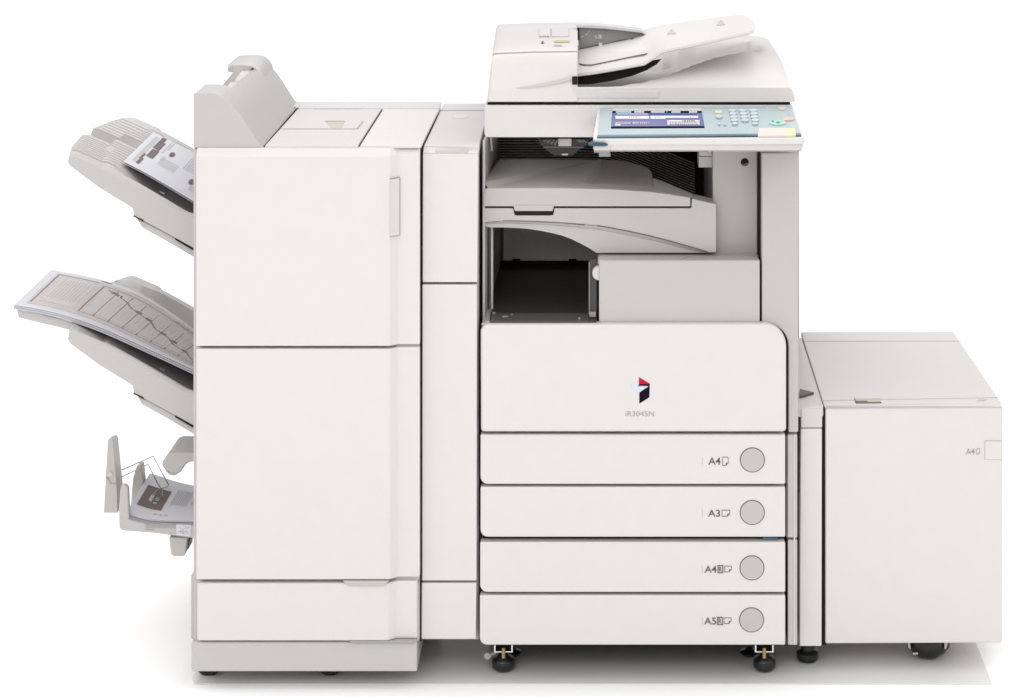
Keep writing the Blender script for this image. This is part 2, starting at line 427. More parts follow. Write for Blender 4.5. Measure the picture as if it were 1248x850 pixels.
# ================================================================== PAPER STACKS
def polyl(pts, u):
    L = [0]
    for a, c in zip(pts[:-1], pts[1:]): L.append(L[-1] + (Vector(c) - Vector(a)).length)
    t = u * L[-1]
    for i in range(len(pts) - 1):
        if t <= L[i+1] or i == len(pts) - 2:
            k = (t - L[i]) / (L[i+1] - L[i]); return Vector(pts[i]).lerp(Vector(pts[i+1]), k)
def smoothpoly(pts, n=24):
    out = [Vector(p) for p in pts]
    for _ in range(2):
        q = [out[0]]
        for a, c in zip(out[:-1], out[1:]): q += [a.lerp(c, .25), a.lerp(c, .75)]
        out = q + [out[-1]]
    return out
class Sheet:
    def __init__(s, front, back): s.f = smoothpoly(front); s.b = smoothpoly(back)
    def at(s, u, v, h=0):
        p = polyl(s.f, u).lerp(polyl(s.b, u), v); return p + Vector((0, 0, h))
    def stack(s, mb, thick, layers=4, N=26, jit=.0025):
        for k in range(layers):
            h1 = -thick * k / layers - (.0003 if k else 0); h0 = -thick * (k + 1) / layers + .0004
            dx = random.uniform(-jit, jit) if k else 0; dy = random.uniform(-jit, jit) if k else 0
            secs = []
            for i in range(N + 1):
                u = i / N; o = Vector((dx, dy, 0))
                secs.append([s.at(u, 0, h1) + o, s.at(u, 1, h1) + o, s.at(u, 1, h0) + o, s.at(u, 0, h0) + o])
            mb.loft(secs)
        return mb
    def ink(s, mb, u0, v0, u1, v1, h=.0004, n=None):
        n = n or max(1, int(abs(u1 - u0) * 40)); vs = []; fs = []
        for i in range(n + 1):
            u = u0 + (u1 - u0) * i / n; vs += [s.at(u, v0, h), s.at(u, v1, h)]
        for i in range(n): fs.append([2*i, 2*i+2, 2*i+3, 2*i+1])
        return mb.add(vs, fs)
    def iline(s, mb, pts, wd=.006, h=.0006):
        for (u0, v0), (u1, v1) in zip(pts[:-1], pts[1:]):
            n = max(2, int(abs(u1-u0)*40) + 1); 
            L = math.hypot(u1-u0, v1-v0) or 1; du, dv = -(v1-v0)/L*wd/2, (u1-u0)/L*wd/2*1.3; vs = []
            for i in range(n + 1):
                u = u0 + (u1-u0)*i/n; v = v0 + (v1-v0)*i/n
                vs += [s.at(min(1, max(0, u+du)), v+dv, h), s.at(min(1, max(0, u-du)), v-dv, h)]
            mb.add(vs, [[2*i, 2*i+2, 2*i+3, 2*i+1] for i in range(n)])
    def text(s, mb, u0, v0, u1, v1, rows, h=.0004, fill=.55):
        # lines of print run along v (the page lies sideways)
        for k in range(rows):
            ua = u0 + (u1-u0)*k/rows; ub = ua + (u1-u0)/rows*fill; v = v0
            while v < v1:
                l = random.uniform(.02, .07); s.ink(mb, ua, v, ub, min(v1, v+l), h, 1); v += l + .014
# upper: small stack of A4
X7 = XR + .002
def ex(px, py, Y, slope):     # carry the sheet on to the cabinet wall
    p = P(px, py, Y); q = P(px + 10, py + 10*slope, Y); d = (q - p) / (q.x - p.x); return p + d * (X7 - p.x)
sh = Sheet([P(150.6, 196.8, .06), P(172, 207.5, .06), P(205, 226.5, .06), P(233, 243.5, .06), ex(233, 243.5, .06, .6)],
           [P(187, 161.5, .35), P(203, 169.5, .35), P(220, 177.5, .35), P(235, 185, .35), ex(235, 185, .35, .5)])
st = thing('paper_stack', 'short stack of printed sheets lying on the upper output tray', 'paper stack', sh.at(.5, .5))
sh.stack(MB(), .0045, 3).build('sheets', PAPER, st)
b = MB(); sh.ink(b, .05, .12, .10, .93); b.build('grey_band', PGREY, st)
b = MB(); sh.ink(b, .115, .62, .165, .985, .0005); sh.ink(b, .10, .10, .135, .27, .0005); sh.ink(b, .125, .36, .20, .60, .0005); sh.ink(b, .165, .60, .19, .86, .0005); sh.ink(b, .09, .23, .115, .40, .0005)
def blob(u, v, ru, rv):
    vs = [sh.at(u, v, .0008)] + [sh.at(u + ru*math.cos(a), v + rv*math.sin(a), .0008) for a in [k*math.pi/8 for k in range(16)]]
    b.add(vs, [[0, 1 + k, 1 + (k+1) % 16] for k in range(16)])
blob(.32, .68, .028, .07); blob(.66, .33, .028, .07)
b.build_each('picture', PRINT, st)
b = MB()
for (a, c, d, e) in ((.24, .56, .42, .84), (.34, .40, .52, .58)): pass
sh.text(b, .22, .86, .27, .98, 2); sh.text(b, .26, .42, .30, .56, 2)
for k in range(9): sh.ink(b, .27 + .022*k, .30 + .0*k, .282 + .022*k, .52 - .005*(k % 3))
for k in range(8): sh.ink(b, .50 + .022*k, .50, .512 + .022*k, .84 - .02*(k % 3))
for k in range(6): sh.ink(b, .68 + .022*k, .14, .692 + .022*k, .30)
sh.ink(b, .245, .74, .262, .90); sh.ink(b, .22, .60, .236, .9)
b.build('text_lines', PGREY, st)
# lower: large A3 stack
fr = [P(17.4, 371.5, .05), P(35, 374, .05), P(52, 376.8, .05), P(91.8, 388), P(128.5, 400.5), P(171, 420.3), P(205, 436.5), P(234, 449)] if False else \
     [P(17.4, 371.5, .05), P(52, 376.8, .05), P(91.8, 387.5, .05), P(128.5, 401, .05), P(171, 420.5, .05), P(205, 436, .05), P(236, 450.5, .05), ex(236, 450.5, .05, .47)]
bk = [P(62.7, 328.6, .335), P(101, 335.7, .335), P(134, 343.3, .335), P(171, 357, .335), P(208, 380, .335), P(236, 401, .335), ex(236, 401, .335, .75)]
sh = Sheet(fr, bk)
st = thing('paper_stack', 'large stack of wide printed sheets with a bar chart drooping over the lower output tray', 'paper stack', sh.at(.5, .5))
sh.stack(MB(), .0085, 5, jit=.0015).build('sheets', PAPER, st)
b = MB(); sh.ink(b, .04, .08, .985, .93, .0003); b.build('page_tint', mat('tint_print', (.53, .49, .485), .7, var=.03, bump=0), st)
b = MB(); sh.ink(b, .085, .19, .245, .84, .0006); sh.ink(b, .30, .20, .985, .80, .0006); b.build('page_boxes', mat('light_print', (.56, .53, .53), .7, var=.02, bump=0), st)
b = MB()
sh.iline(b, [(.055, .12), (.055, .9), (.25, .9)], .006); sh.iline(b, [(.28, .16), (.28, .86), (.985, .86)], .006); sh.iline(b, [(.28, .16), (.985, .13)], .004)
for k in range(1, 10): sh.iline(b, [(.28 + .075*k, .15), (.28 + .075*k, .86 - .018*k)], .004)
sh.iline(b, [(.31, .80), (.37, .74), (.42, .70), (.46, .62), (.52, .58), (.58, .56), (.62, .47), (.70, .44), (.74, .36), (.82, .33), (.86, .24), (.93, .2)], .012)
for (u, v) in ((.33, .77), (.36, .75), (.49, .6), (.55, .57), (.65, .46), (.72, .42), (.79, .34)): sh.ink(b, u, v - .02, u + .03, v + .03, .0007, 1)
sh.iline(b, [(.4, .93), (.60, .93)], .003); sh.iline(b, [(.25, .96), (.30, .96)], .012)
b.build('chart_lines', PLINE, st)
b = MB(); sh.text(b, .10, .3, .235, .80, 9, .0008, .35); sh.text(b, .66, .88, .80, .93, 5, .0008); b.build('text_lines', PTONE, st)
# booklets
sh = Sheet([P(154.3, 624.0, .048), P(158, 625.5, .048), P(172, 630.5, .048), P(190, 633.6, .048), P(233, 634.6, .048), ex(233, 634.6, .048, .02)],
           [P(182.5, 577, .235), P(192, 579.5, .235), P(212, 586.5, .235), P(233, 591.5, .235), ex(233, 591.5, .235, .2)])
st = thing('booklet_stack', 'pile of folded booklets with dark cover pictures held under a wire arm', 'booklets', sh.at(.5, .5))
b = MB(); sh.stack(b, .0085, 5, jit=.0018); b.build('booklets', PAPER, st)
b = MB(); sh.ink(b, .06, .22, .36, .72, .0006); b.build('cover_picture', PRINT, st)
b = MB(); sh.ink(b, .16, .38, .19, .54, .0010); sh.ink(b, .19, .36, .2, .6, .0010); sh.ink(b, .23, .34, .27, .38, .0010); sh.ink(b, .23, .42, .27, .5, .001)
sh.text(b, .42, .40, .62, .80, 8, .0006); sh.text(b, .66, .45, .95, .80, 10, .0006); sh.text(b, .3, .10, .5, .14, 3, .0006); sh.ink(b, .62, .82, .90, .88, .0006)
b.build('text_lines', PGREY, st)

# ================================================================== TRANSPORT UNIT
tu = thing('transport_unit', 'narrow off white upright cabinet standing between the finisher and the copier', 'transport unit', (-.25, .1, 0))
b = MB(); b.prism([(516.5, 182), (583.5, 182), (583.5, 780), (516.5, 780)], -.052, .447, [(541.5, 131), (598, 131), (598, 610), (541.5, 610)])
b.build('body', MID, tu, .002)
ztu = P(0, 177, -.055).z
b = MB(); q = [onz(516.6, 177.3, ztu), onz(584, 178, ztu), onz(598.5, 125.9, ztu), onz(540.8, 125.9, ztu)]
b.loft([[p - Vector((0, 0, .012)) for p in q], q]); tp = b.build('top_cover', LILAC, tu, .002)
b = MB(); b.decal(circ(561, 142.5, 10, 24, 2.3), PZ(ztu), .0008, .001); b.build('thumb_dimple', WHITE, tp)
b = MB(); b.stroke([(535.5, 135), (593, 135)], .5, PZ(ztu)); b.build_each('crease', FAINT, tp)
b = MB(); b.loft([[P(x, y, Y) for x, y, Y in ((515.3, 186.5, -.072), (583, 187.5, -.072), (584, 179.3, -.056), (516.4, 178.6, -.056))],
                  [P(x, y, Y) for x, y, Y in ((515.3, 194, -.05), (583, 194, -.05), (584, 184, -.045), (516.4, 184, -.045))]])
b.build('top_edge', CREAM, tu, .001, 2)
b = MB(); b.prism([(515.2, 187.2), (583, 188), (582, 344.5), (514.8, 344.5)], -.072, -.045); dr = b.build('door', WHITE, tu, .002)
b = MB(); pl2 = P3(P(515.3, 186.5, -.072), P(583, 187.5, -.072), P(516.4, 178.6, -.056))
b.decal([(530, 183), (571.5, 183.4), (570, 186.3), (531.5, 186)], pl2, .0012, .002); b.build('finger_recess', RECESS, dr)
b = MB(); b.prism([(514.6, 347.2), (581.6, 347.2), (580.8, 708.2), (514.2, 708.2)], -.072, -.045); b.build('door', WHITE, tu, .002)
b = MB(); b.prism([(513.8, 711), (580.6, 711), (580, 779.5), (513.5, 779.5)], -.072, -.045); b.build('lower_panel', WHITE, tu, .002)
b = MB(); b.box(515.5, 340, 581, 352, -.0535, -.05); b.box(515.5, 704, 580, 715, -.0535, -.05); b.build_each('seam_backing', SEAM, tu)

# ================================================================== COPIER
cop = thing('copier', 'large off white office copier with four paper drawers and a tilted blue control panel', 'copier', (.06, .2, 0))
YD = -.072
b = MB()
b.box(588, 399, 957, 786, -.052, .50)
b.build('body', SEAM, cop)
b = MB(); b.box(587.5, 530, 589.5, 786, -.05, .5); b.box(587, 398, 590, 528, -.05, .5); b.build('side_panel', MID, cop)
# front door
b = MB(); b.prism([(586, 527.2), (585.6, 404), (588, 398.5), (594, 395.2)] + [(931, 395.2)] + [(931 + 27.5*math.sin(a), 422.7 - 27.5*math.cos(a)) for a in [math.radians(9*k) for k in range(1, 11)]] + [(958.5, 527.2)], -.077, -.05)
fd = b.build('front_door', WHITE, cop, .0065, 4)
pf = PF(-.077)
lx = lambda x: 740 + x*.10582
ly = lambda y: 440 + y*.10582
def logo(name, m, pts, off=.001):
    b = MB(); b.decal([(lx(x), ly(y)) for x, y in pts], pf, off, .0012); return b.build(name, m, fd)
logo('emblem_red', RED, [(366, 188), (490, 262), (480, 266), (366, 266)])
logo('emblem_black', NAVY, [(366, 266), (480, 266), (490, 260), (486, 420), (370, 492), (370, 365), (470, 300), (470, 288), (360, 286)], .0006)
logo('emblem_blue', ICE, [(262, 295), (350, 240), (364, 236), (364, 264), (345, 298), (470, 290), (372, 362)], .0011)
b = MB(); text_into(b, 'iR3045N', 762.3, 797, 501.3, 507.6, pf, .0006); b.build('lettering', PALEINK, fd)
# drawers
def page_icon(mb, x0, y0, x1, y1, plane, wd=.65):
    c = min(x1-x0, y1-y0)*.42
    mb.stroke([(x0, y0), (x1, y0), (x1, y1-c), (x1-c, y1), (x0, y1), (x0, y0)], wd, plane, .0006, .0008)
    mb.decal([(x1, y1-c), (x1-c, y1), (x1-c, y1-c)], plane, .0007, .0008)
def drawer(y0, y1, x0, txt, tx, icon, boxed, bc, br=14.2):
    b = MB(); b.prism(rr(x0, y0, 957.2, y1, 2, 0, 0, 9), YD, -.05)
    o = b.build('drawer', WHITE, cop, .0035, 3)
    pd = PF(YD)
    bm = MB(); bm.decal(circ(bc[0], bc[1], br + 1.1), pd, .0004, .001); rg = bm.build('button_ring', LINE, o)
    bm = MB(); bm.decal(circ(bc[0], bc[1], br), pd, .0018, .003); bm.build('push_button', BTN, o, .0006, 2)
    bm = MB(); text_into(bm, txt, tx[0], tx[1], tx[2], tx[3], pd, .0006, .012); page_icon(bm, *icon, pd)
    if boxed:
        x0b, y0b, x1b, y1b = boxed
        bm.rect(x0b, y0b, x1b, y0b+.9, pd, .0006, .0008); bm.rect(x0b, y1b-.9, x1b, y1b, pd, .0006, .0008); bm.rect(x0b, y0b, x0b+1.2, y1b, pd, .0006, .0008); bm.rect(x1b-1.2, y0b, x1b, y1b, pd, .0006, .0008)
        text_into(bm, 'R', x0b+1.8, x1b-1.7, y0b+1.6, y1b-1.6, pd, .0006, .02)
    bm.build('size_marking', INK, o)
    bm = MB(); bm.rect(855.6, tx[2]-.5, 856.2, tx[3]+1, pd, .0004, .0006); bm.build('level_mark', PTONE, o)
    return o
drawer(530, 590.6, 585.5, 'A4', (863.3, 878.2, 557.6, 566.6), (880.6, 557.3, 887.4, 567.4), None, (917, 560.7))
drawer(594, 655, 585.5, 'A3', (862.8, 877.6, 621.4, 630), (880, 622, 889.5, 629.4), None, (916.8, 624.7))
drawer(661.2, 722.3, 585, 'A4', (858.6, 873.4, 689.6, 698.2), (883, 690.2, 891.4, 697.2), (874.5, 689, 881.4, 698.8), (916.4, 692.2))
drawer(726, 786.6, 584.6, 'A5', (858.2, 873, 752.6, 761.4), (882.6, 753.2, 891, 760.2), (874, 752, 881, 762), (915.9, 755.6))
# a dark recess between the second and third drawer with internals
b = MB(); b.box(612, 656.6, 664, 660, -.0545, -.05); b.box(772, 656.8, 790, 660, -.0545, -.05); b.box(872, 656.8, 910, 659.5, -.0545, -.05)
b.build_each('recess_part', MID, cop)
b = MB(); b.box(930, 655.9, 948, 658, -.062, -.05); b.build('blue_tab', DBLUE, cop)
# right trims
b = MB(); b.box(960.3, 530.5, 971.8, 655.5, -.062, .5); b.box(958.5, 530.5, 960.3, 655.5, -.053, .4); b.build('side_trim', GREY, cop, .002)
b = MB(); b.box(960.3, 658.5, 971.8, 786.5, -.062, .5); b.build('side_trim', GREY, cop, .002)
b = MB(); b.box(967.5, 530.5, 969, 786, -.0635, -.06); b.build('trim_rib', LILAC, cop)
# right column: a plate wrapping the rounded door corner
arc = [(931 + 30*math.sin(a), 423.5 - 30*math.cos(a)) for a in [math.radians(9*k) for k in range(0, 11)]]
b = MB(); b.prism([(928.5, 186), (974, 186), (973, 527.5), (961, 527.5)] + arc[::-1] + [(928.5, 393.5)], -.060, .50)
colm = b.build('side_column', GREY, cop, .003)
b = MB(); b.prism([(926, 186), (930, 186), (930, 318), (926, 318)], -.035, .03); b.build('column_gap', SEAM, colm)
# inner pillar with round hole
b = MB(); b.box(868.5, 183, 923.5, 312, .0, .44); pil = b.build('inner_pillar', GREY, cop, .003)
b = MB(); b.decal(circ(907.6, 198, 4.9, 24), PF(0), .0006, .001); b.build('round_hole', SEAM, pil)
b = MB(); b.decal([(907.5 + 4.6*math.cos(a), 198 + 4.6*math.sin(a)) for a in [math.radians(20*k) for k in range(0, 9)]] + [(906, 200.5)], PF(0), .001, .001); b.build('hole_rim', DARKG, pil)
b = MB(); b.box(851.5, 191, 868.5, 204.5, .01, .06); b.prism([(852, 185), (868, 185), (868, 190.5), (852, 190.5)], .005, .05); bk = b.build('bracket', GREY, cop, .0012, 2)
b = MB(); b.decal(circ(864.5, 186.5, 2.2, 14), PF(.004), .002, .004); b.rect(861.5, 200, 868, 201.8, PF(.01), .0006, .001); b.build_each('screw', LATCH, bk)
# shell: back wall, left wall
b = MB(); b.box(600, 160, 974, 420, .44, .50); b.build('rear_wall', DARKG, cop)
LW = mat('wall_grey', (.48, .46, .45), .5)
b = MB(); b.loft([[P(x, y, -.03) for x, y in ((588.3, 172), (591, 172), (591, 398), (588.3, 398))], [P(x, y, .44) for x, y in ((609, 130), (613, 130), (613, 330), (609, 330))]])
b.build('left_wall', LW, cop)
b = MB(); b.loft([[P(x, y, .02) for x, y in ((598.3, 277), (601, 277), (601, 392), (598.3, 392))], [P(x, y, .05) for x, y in ((598.3, 277), (601, 277), (601, 392), (598.3, 392))]])
b.prism([(597.3, 168), (599.3, 168), (600.3, 184), (598.3, 184)], .05, .07)
b.build_each('guide_edge', LILAC, cop)
# ribbed rear guide of the output bay
b = MB()
b.box(604, 168, 866, 262, .30, .31); b.build('guide_plate', SEAM, cop)
b = MB()
for k in range(14):
    o = k*3.15
    pts = [(604, 196 - o), (726, 196 - o), (742, 199 - o), (768, 207.5 - o), (800, 221 - o), (846, 240 - o)]
    pts = [(x, y) for x, y in pts]
    if 196 - o < 166: pts = pts[2:] if 199 - o > 166 else pts[3:]
    b.stroke(pts, 1.1, PF(.30), .008, .011)
b.build('guide_ribs', mat('rib_grey', (.42, .40, .385), .45, bump=0), cop)
# output tray
A = P(609, 194.2, .20); B = P(733, 194.8, .20); C = P(687, 229.5, -.03); Dd = P(595, 229.8, -.03); D2 = P(589.5, 222, -.012)
E = [P(733, 194.8, .20), P(752, 195.6, .195), P(768, 198.2, .19), P(782, 202.2, .18), P(791, 206.4, .17), P(794.8, 212, .14)]
G = [P(712, 222.5, .02), P(731, 219, .10), P(760, 216.8, .112), P(778, 216.6, .11), P(788, 217, .108), P(795, 218, .105)]
H = [P(687, 229.5, -.03), P(740, 230.6, -.03), P(765, 231.6, -.03), P(780, 232.6, -.03), P(790, 233.5, -.03), P(797, 234.4, -.03)]
b = MB(); b.add([A, B, C, Dd, D2], [[0, 1, 2, 3, 4]])
vs = E + G + H; n = 6
b.add([B, C, G[0], G[1], E[1]], [[0, 1, 2], [0, 2, 3], [0, 3, 4]])
b.add(vs, [[i, i+1, n+i+1, n+i] for i in range(1, n-1)] + [[n+i, n+i+1, 2*n+i+1, 2*n+i] for i in range(n-1)])
# skirts so that the tray is a solid shell
for ring in ([A] + E, ):
    dn = [p - Vector((0, -.004, .10)) for p in ring]; m_ = len(ring)
    b.add(ring + dn, [[i, i+1, m_+i+1, m_+i] for i in range(m_-1)])
ot = b.build('output_tray', TRAY, cop, smooth=False)
lip = [(589.2, 252), (589.2, 234), (591.5, 230.8), (595, 229.8), (687, 229.6), (740, 230.6), (790, 233.5), (815, 236.6), (841.5, 241), (841.5, 252)]
b = MB(); b.prism(lip, -.0315, .02); lp = b.build('tray_lip', GREY, ot, .002)
b = MB(); b.add([P(795.5, 217.5, .10), P(806, 220.5, .09), P(843.5, 236.3, .01), P(843, 241.5, -.028), P(815, 237, -.03), P(797, 234.6, -.03)], [[0, 1, 2, 3, 4, 5]])
b.build('tray_ramp', LILAC, ot)
# cover under the tray
b = MB(); low = [(859, 306.2), (842, 301), (817, 294), (791, 287.4), (765, 281.8), (740, 277), (728, 275.2), (700, 273), (660, 270.6), (620, 269.6), (604, 270.2), (589, 272)]
b.prism([(589, 254), (842.5, 254), (843, 242.2), (866, 247.4), (873, 249), (873, 308), (864, 308)] + low, -.0295, .02)
cv2 = b.build('tray_cover', GREY, cop, .0016, 2)
b = MB(); b.box(590, 251.5, 841.5, 254.8, -.0255, .0); b.box(841, 241.5, 843.3, 254.8, -.0255, .0); b.build_each('seam_backing', SEAM, cv2)
b = MB(); b.prism([(624.5, 250), (676.5, 250), (674.5, 262.2), (671, 263), (630, 263), (627, 262)], -.0305, -.02); fr_ = b.build('finger_recess', SEAM, cv2, .001, 2)
b = MB(); b.prism([(625.5, 250.5), (675.5, 250.5), (673.6, 257.6), (627.5, 257.6)], -.033, -.025); b.build('recess_face', GREY, fr_, .001, 2)
b = MB(); b.stroke([(613.5, 269.3), (645, 269.9), (680, 271.6), (712, 274.4)], .9, PF(-.0295), .0008, .003)
b.stroke([(728, 275.4), (740, 277.2), (765, 282), (791, 287.6), (817, 294.2), (842, 301.2), (860, 306.6)], 1, PF(-.0295), .0008, .003); b.build('seam', LINE, cv2)
# lower guide with the arched opening
archp = [(726.8, 308.4), (718, 303), (707, 297), (697, 292.2), (686, 288), (673, 284.6), (659, 281.8), (646, 279.8), (633, 278.6), (615, 277.8), (597, 277.8), (592, 276.6), (589, 273.2)]
upp = [(860, 307), (842, 304.8), (817, 298.4), (791, 292), (765, 286.6), (740, 281.8), (728, 279.6), (700, 276.6), (660, 273.4), (620, 272), (604, 272), (592, 272.4), (589, 272.6)]
b = MB(); b.prism([(865, 308.6)] + upp[:-1] + archp[::-1][:-1] + [(726.8, 308.8)], -.022, .20)
gd = b.build('arched_guide', GREY, cop, .0016, 2)
edge = low[:]; vs = []; 
up2 = upp[:1] + upp[1:]
b = MB(); N_ = len(low)
b.add([P(x, y, -.0292) for x, y in low] + [P(x, y, -.0218) for x, y in upp[:N_]], [[i, i+1, N_+i+1, N_+i] for i in range(N_-1)])
b.build('guide_chamfer', TRAY, gd)
# box at the right of the lower bay
b = MB(); b.prism(rr(730, 317.6, 926, 393.6, 2, 0, 0, 4), -.064, .10)
bx = b.build('fixing_cover', GREY, cop, .0025, 3)
zb = P(0, 317.6, -.064).z
b = MB(); b.loft([[P(728.5, 317.4, -.062), P(926, 317.4, -.062), P(922, 308.2, .004), P(729, 308.2, .004)], [P(728.5, 322, -.055), P(926, 322, -.055), P(922, 318, .004), P(729, 318, .004)]])
b.build('cover_top', TRAY, bx, .001, 2)
b = MB(); b.stroke([(735, 311.6), (924, 311.9)], .8, P3(P(728.5, 317.4, -.062), P(926, 317.4, -.062), P(922, 308.2, .004)), .0009, .002); b.stroke([(829, 317), (858, 308.4)], .6, P3(P(728.5, 317.4, -.062), P(926, 317.4, -.062), P(922, 308.2, .004)), .0009, .002)
b.build_each('crease', MID, bx)
b = MB(); b.prism(circ(730.5, 333.6, 8.6, 28), -.058, -.02); b.build('latch_button', LILAC, bx, .001, 2)
b = MB(); b.prism([(860, 305.5), (864, 305), (922, 311), (924, 315), (860, 315)], -.004, .002); b.build('pillar_foot', TRAY, bx)
# lower bay
b = MB(); q = [onz(597, 391.6, .637), onz(727, 391.6, .637), onz(735, 321.6, .637), onz(607, 321.6, .637)]
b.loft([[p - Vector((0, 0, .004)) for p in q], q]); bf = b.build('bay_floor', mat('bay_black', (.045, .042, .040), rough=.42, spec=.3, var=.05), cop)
b = MB(); q = [onz(x, y, .6376) for x, y in ((598, 391.4), (717, 391.4), (717, 382), (600.5, 382))]; b.loft([[p - Vector((0, 0, .001)) for p in q], q]); b.build('bay_glare_strip', mat('bay_glare_grey', (.10, .096, .096), .35), bf)  # paler strip paints the glare along the front of the bay floor
b = MB(); b.rect(600, 381, 604, 382.2, PZ(.6378), .0006, .001); b.rect(612, 385.5, 619, 386.6, PZ(.6378), .0006, .001); b.decal(circ(706, 388.5, 1.4, 10), PZ(.6378), .0008, .001); b.decal(circ(624, 383.6, .8, 10), PZ(.6378), .0008, .001); b.build('bay_marks', PALEINK, bf)
b = MB(); b.loft([[P(x, y, .37) for x, y in ((612.5, 270), (740, 270), (740, 322), (612.5, 322))], [P(x, y, .375) for x, y in ((612.5, 270), (740, 270), (740, 322), (612.5, 322))]])
bw = b.build('bay_rear_wall', mat('bay_grey', (.86, .83, .80), rough=.5), cop)
b = MB(); b.box(598, 268, 613.5, 323, .362, .37); b.build('bay_side_strip', DARKG, bw)
b = MB(); b.box(608, 320.2, 730, 322.4, .35, .368); b.box(624, 318.6, 633.5, 322, .345, .367); b.box(693, 318.6, 702, 322, .345, .367); b.build_each('bay_clip', SEAM, bw)
b = MB(); b.loft([[P(717.6, 391, -.045), P(727.5, 391, -.045), P(727.5, 316, -.045), P(717.6, 318, -.045)], [P(717.6, 391, -.03), P(727.5, 391, -.03), P(727.5, 316, -.03), P(717.6, 318, -.03)]])
sl = b.build('bay_slider', mat('slider_black', (.045, .042, .04), .3, bump=0), cop, .001, 2)
b = MB(); b.box(718.5, 380.5, 726, 386.5, -.047, -.04); b.box(717.7, 320, 718.5, 384, -.0465, -.04); b.build('slider_clip', MID, sl)
b = MB(); b.loft([[P(587.5, 395, -.062), P(596.5, 391.5, -.055), P(596.5, 394, -.05), P(588, 398, -.05)], [onz(599, 322, .64), onz(605, 322, .64), onz(605, 326, .63), onz(599, 328, .63)]])
b.build('bay_side_rim', TRAY, cop)
b = MB(); b.loft([[P(586.5, 394.8, -.068), P(728, 394.8, -.068), P(728, 391.3, -.052), P(592, 391.3, -.052)], [P(586.5, 397, -.064), P(728, 397, -.064), P(728, 397, -.05), P(592, 397, -.05)]])
b.build('bay_rim', CREAM, cop, .0008, 2)
b = MB(); b.box(729, 393.2, 928, 397, -.056, -.04); b.build_each('seam_backing', SEAM, cop)
# scanner body
b = MB(); b.prism(rr(590.3, 128.4, 965, 167.6, 1, 1, 2, 5), -.032, .49)
scn = b.build('scanner_body', CREAM, cop, .003)
b = MB(); b.box(594, 125.4, 963, 129.6, -.027, .45); b.build_each('seam_backing', SEAM, scn)
b = MB()
ap = [(655, 169), (720, 169), (716, 176), (706, 183.5), (698, 190.5), (676, 190.5), (666, 184), (658, 177)]
b.prism(ap, -.01, .06); mt = b.build('swivel_mount', BLACK, cop, .003)
b = MB(); b.prism([(680.5, 169.5), (696.5, 169.5), (696.5, 178.6), (680.5, 178.6)], -.016, .0); b.prism([(684, 187.5), (693, 187.5), (692, 189.8), (685, 189.8)], -.013, .0); b.build('mount_face', MID, mt, .001, 2)
b = MB()
for k in range(4): b.prism([(662+k*4.2, 172 + k*1.4), (666+k*4.2, 170.5), (668+k*4.2, 170.5), (664+k*4.2, 174 + k*1.4)], -.013, -.005)
for k in range(3): b.prism([(702+k*3.6, 171), (704+k*3.6, 170.2), (708+k*3.6, 173.5), (706.5+k*3.6, 174.6)], -.013, -.005)
b.prism([(662, 179), (712, 179), (711, 180.2), (663, 180.2)], -.0125, -.005)
b.build('mount_fins', DARKG, mt)
b = MB(); b.box(730, 186.5, 744, 191.2, .0, .05); b.build('mount_foot', MID, cop)
# ---- document feeder
YA = -.032
fe = None
b = MB()
secL = lambda x0, x1: None
# hopper block: section in Y-Z swept along X with the left side leaning in
def yz(px, pts): return [P(px, py, Y) for py, Y in pts]
prof = [(124.6, -.034), (105, -.030), (80, -.020), (70, -.012), (65.5, -.002), (62.2, .014), (52, .12), (42, .25), (34.5, .345), (29.5, .405), (30.5, .44), (36, .455), (98, .455)]
def px_left(py, Y): return 593.2 + (124.6 - py)*.105 + Y*4
secs = []
for dx, rise in ((0, 2), (3, 1.6), (14, 1), (50, -.4), (90, -1), (110.5, -1.1)):
    sec = []
    for py, Y in prof:
        x = px_left(py, Y) + dx
        if dx >= 110: x = 704.0
        inset = {0: 1.5}.get(dx, 0)
        sec.append(P(x, py + (rise if py < 72 else rise*.0) + (inset if py < 72 else 0), Y + (.004 if dx == 0 and Y < .1 else 0)))
    secs.append(sec)
b.loft(secs)
hb = b.build('document_feeder', CREAM, cop, .003, 3, ang=40)
lp_ = [(64.6, .001), (62.0, .0145), (52, .12), (42, .25), (34.5, .345), (29.5, .405), (30.5, .437), (36, .44), (60, .40), (72, .02)]
secs = []
for dx, rise in ((.6, 1.5), (3, 1.2), (14, .6), (50, -.8), (90, -1.4), (110.5, -1.5)):
    sec = []
    for k_, (py, Y) in enumerate(lp_):
        x = px_left(py, Y) + dx if dx < 110 else 704.2
        p_ = P(x, py + rise + (1.5 if dx < 1 else 0), Y)
        sec.append(p_ + (Vector((0, -.0012, .0014)) if k_ < 7 else Vector((0, 0, 0))))
    secs.append(sec)
b = MB(); b.loft(secs); b.build('feeder_lid', LILAC, hb, .002, 2, ang=40)
feeder = hb
b = MB(); b.add([P(593.5, 124.8, -.0335), P(700, 124.8, -.0335), P(700, 108, -.031), P(702, 93.5, -.025), P(704, 97, -.0), P(704, 124, .0)], [])
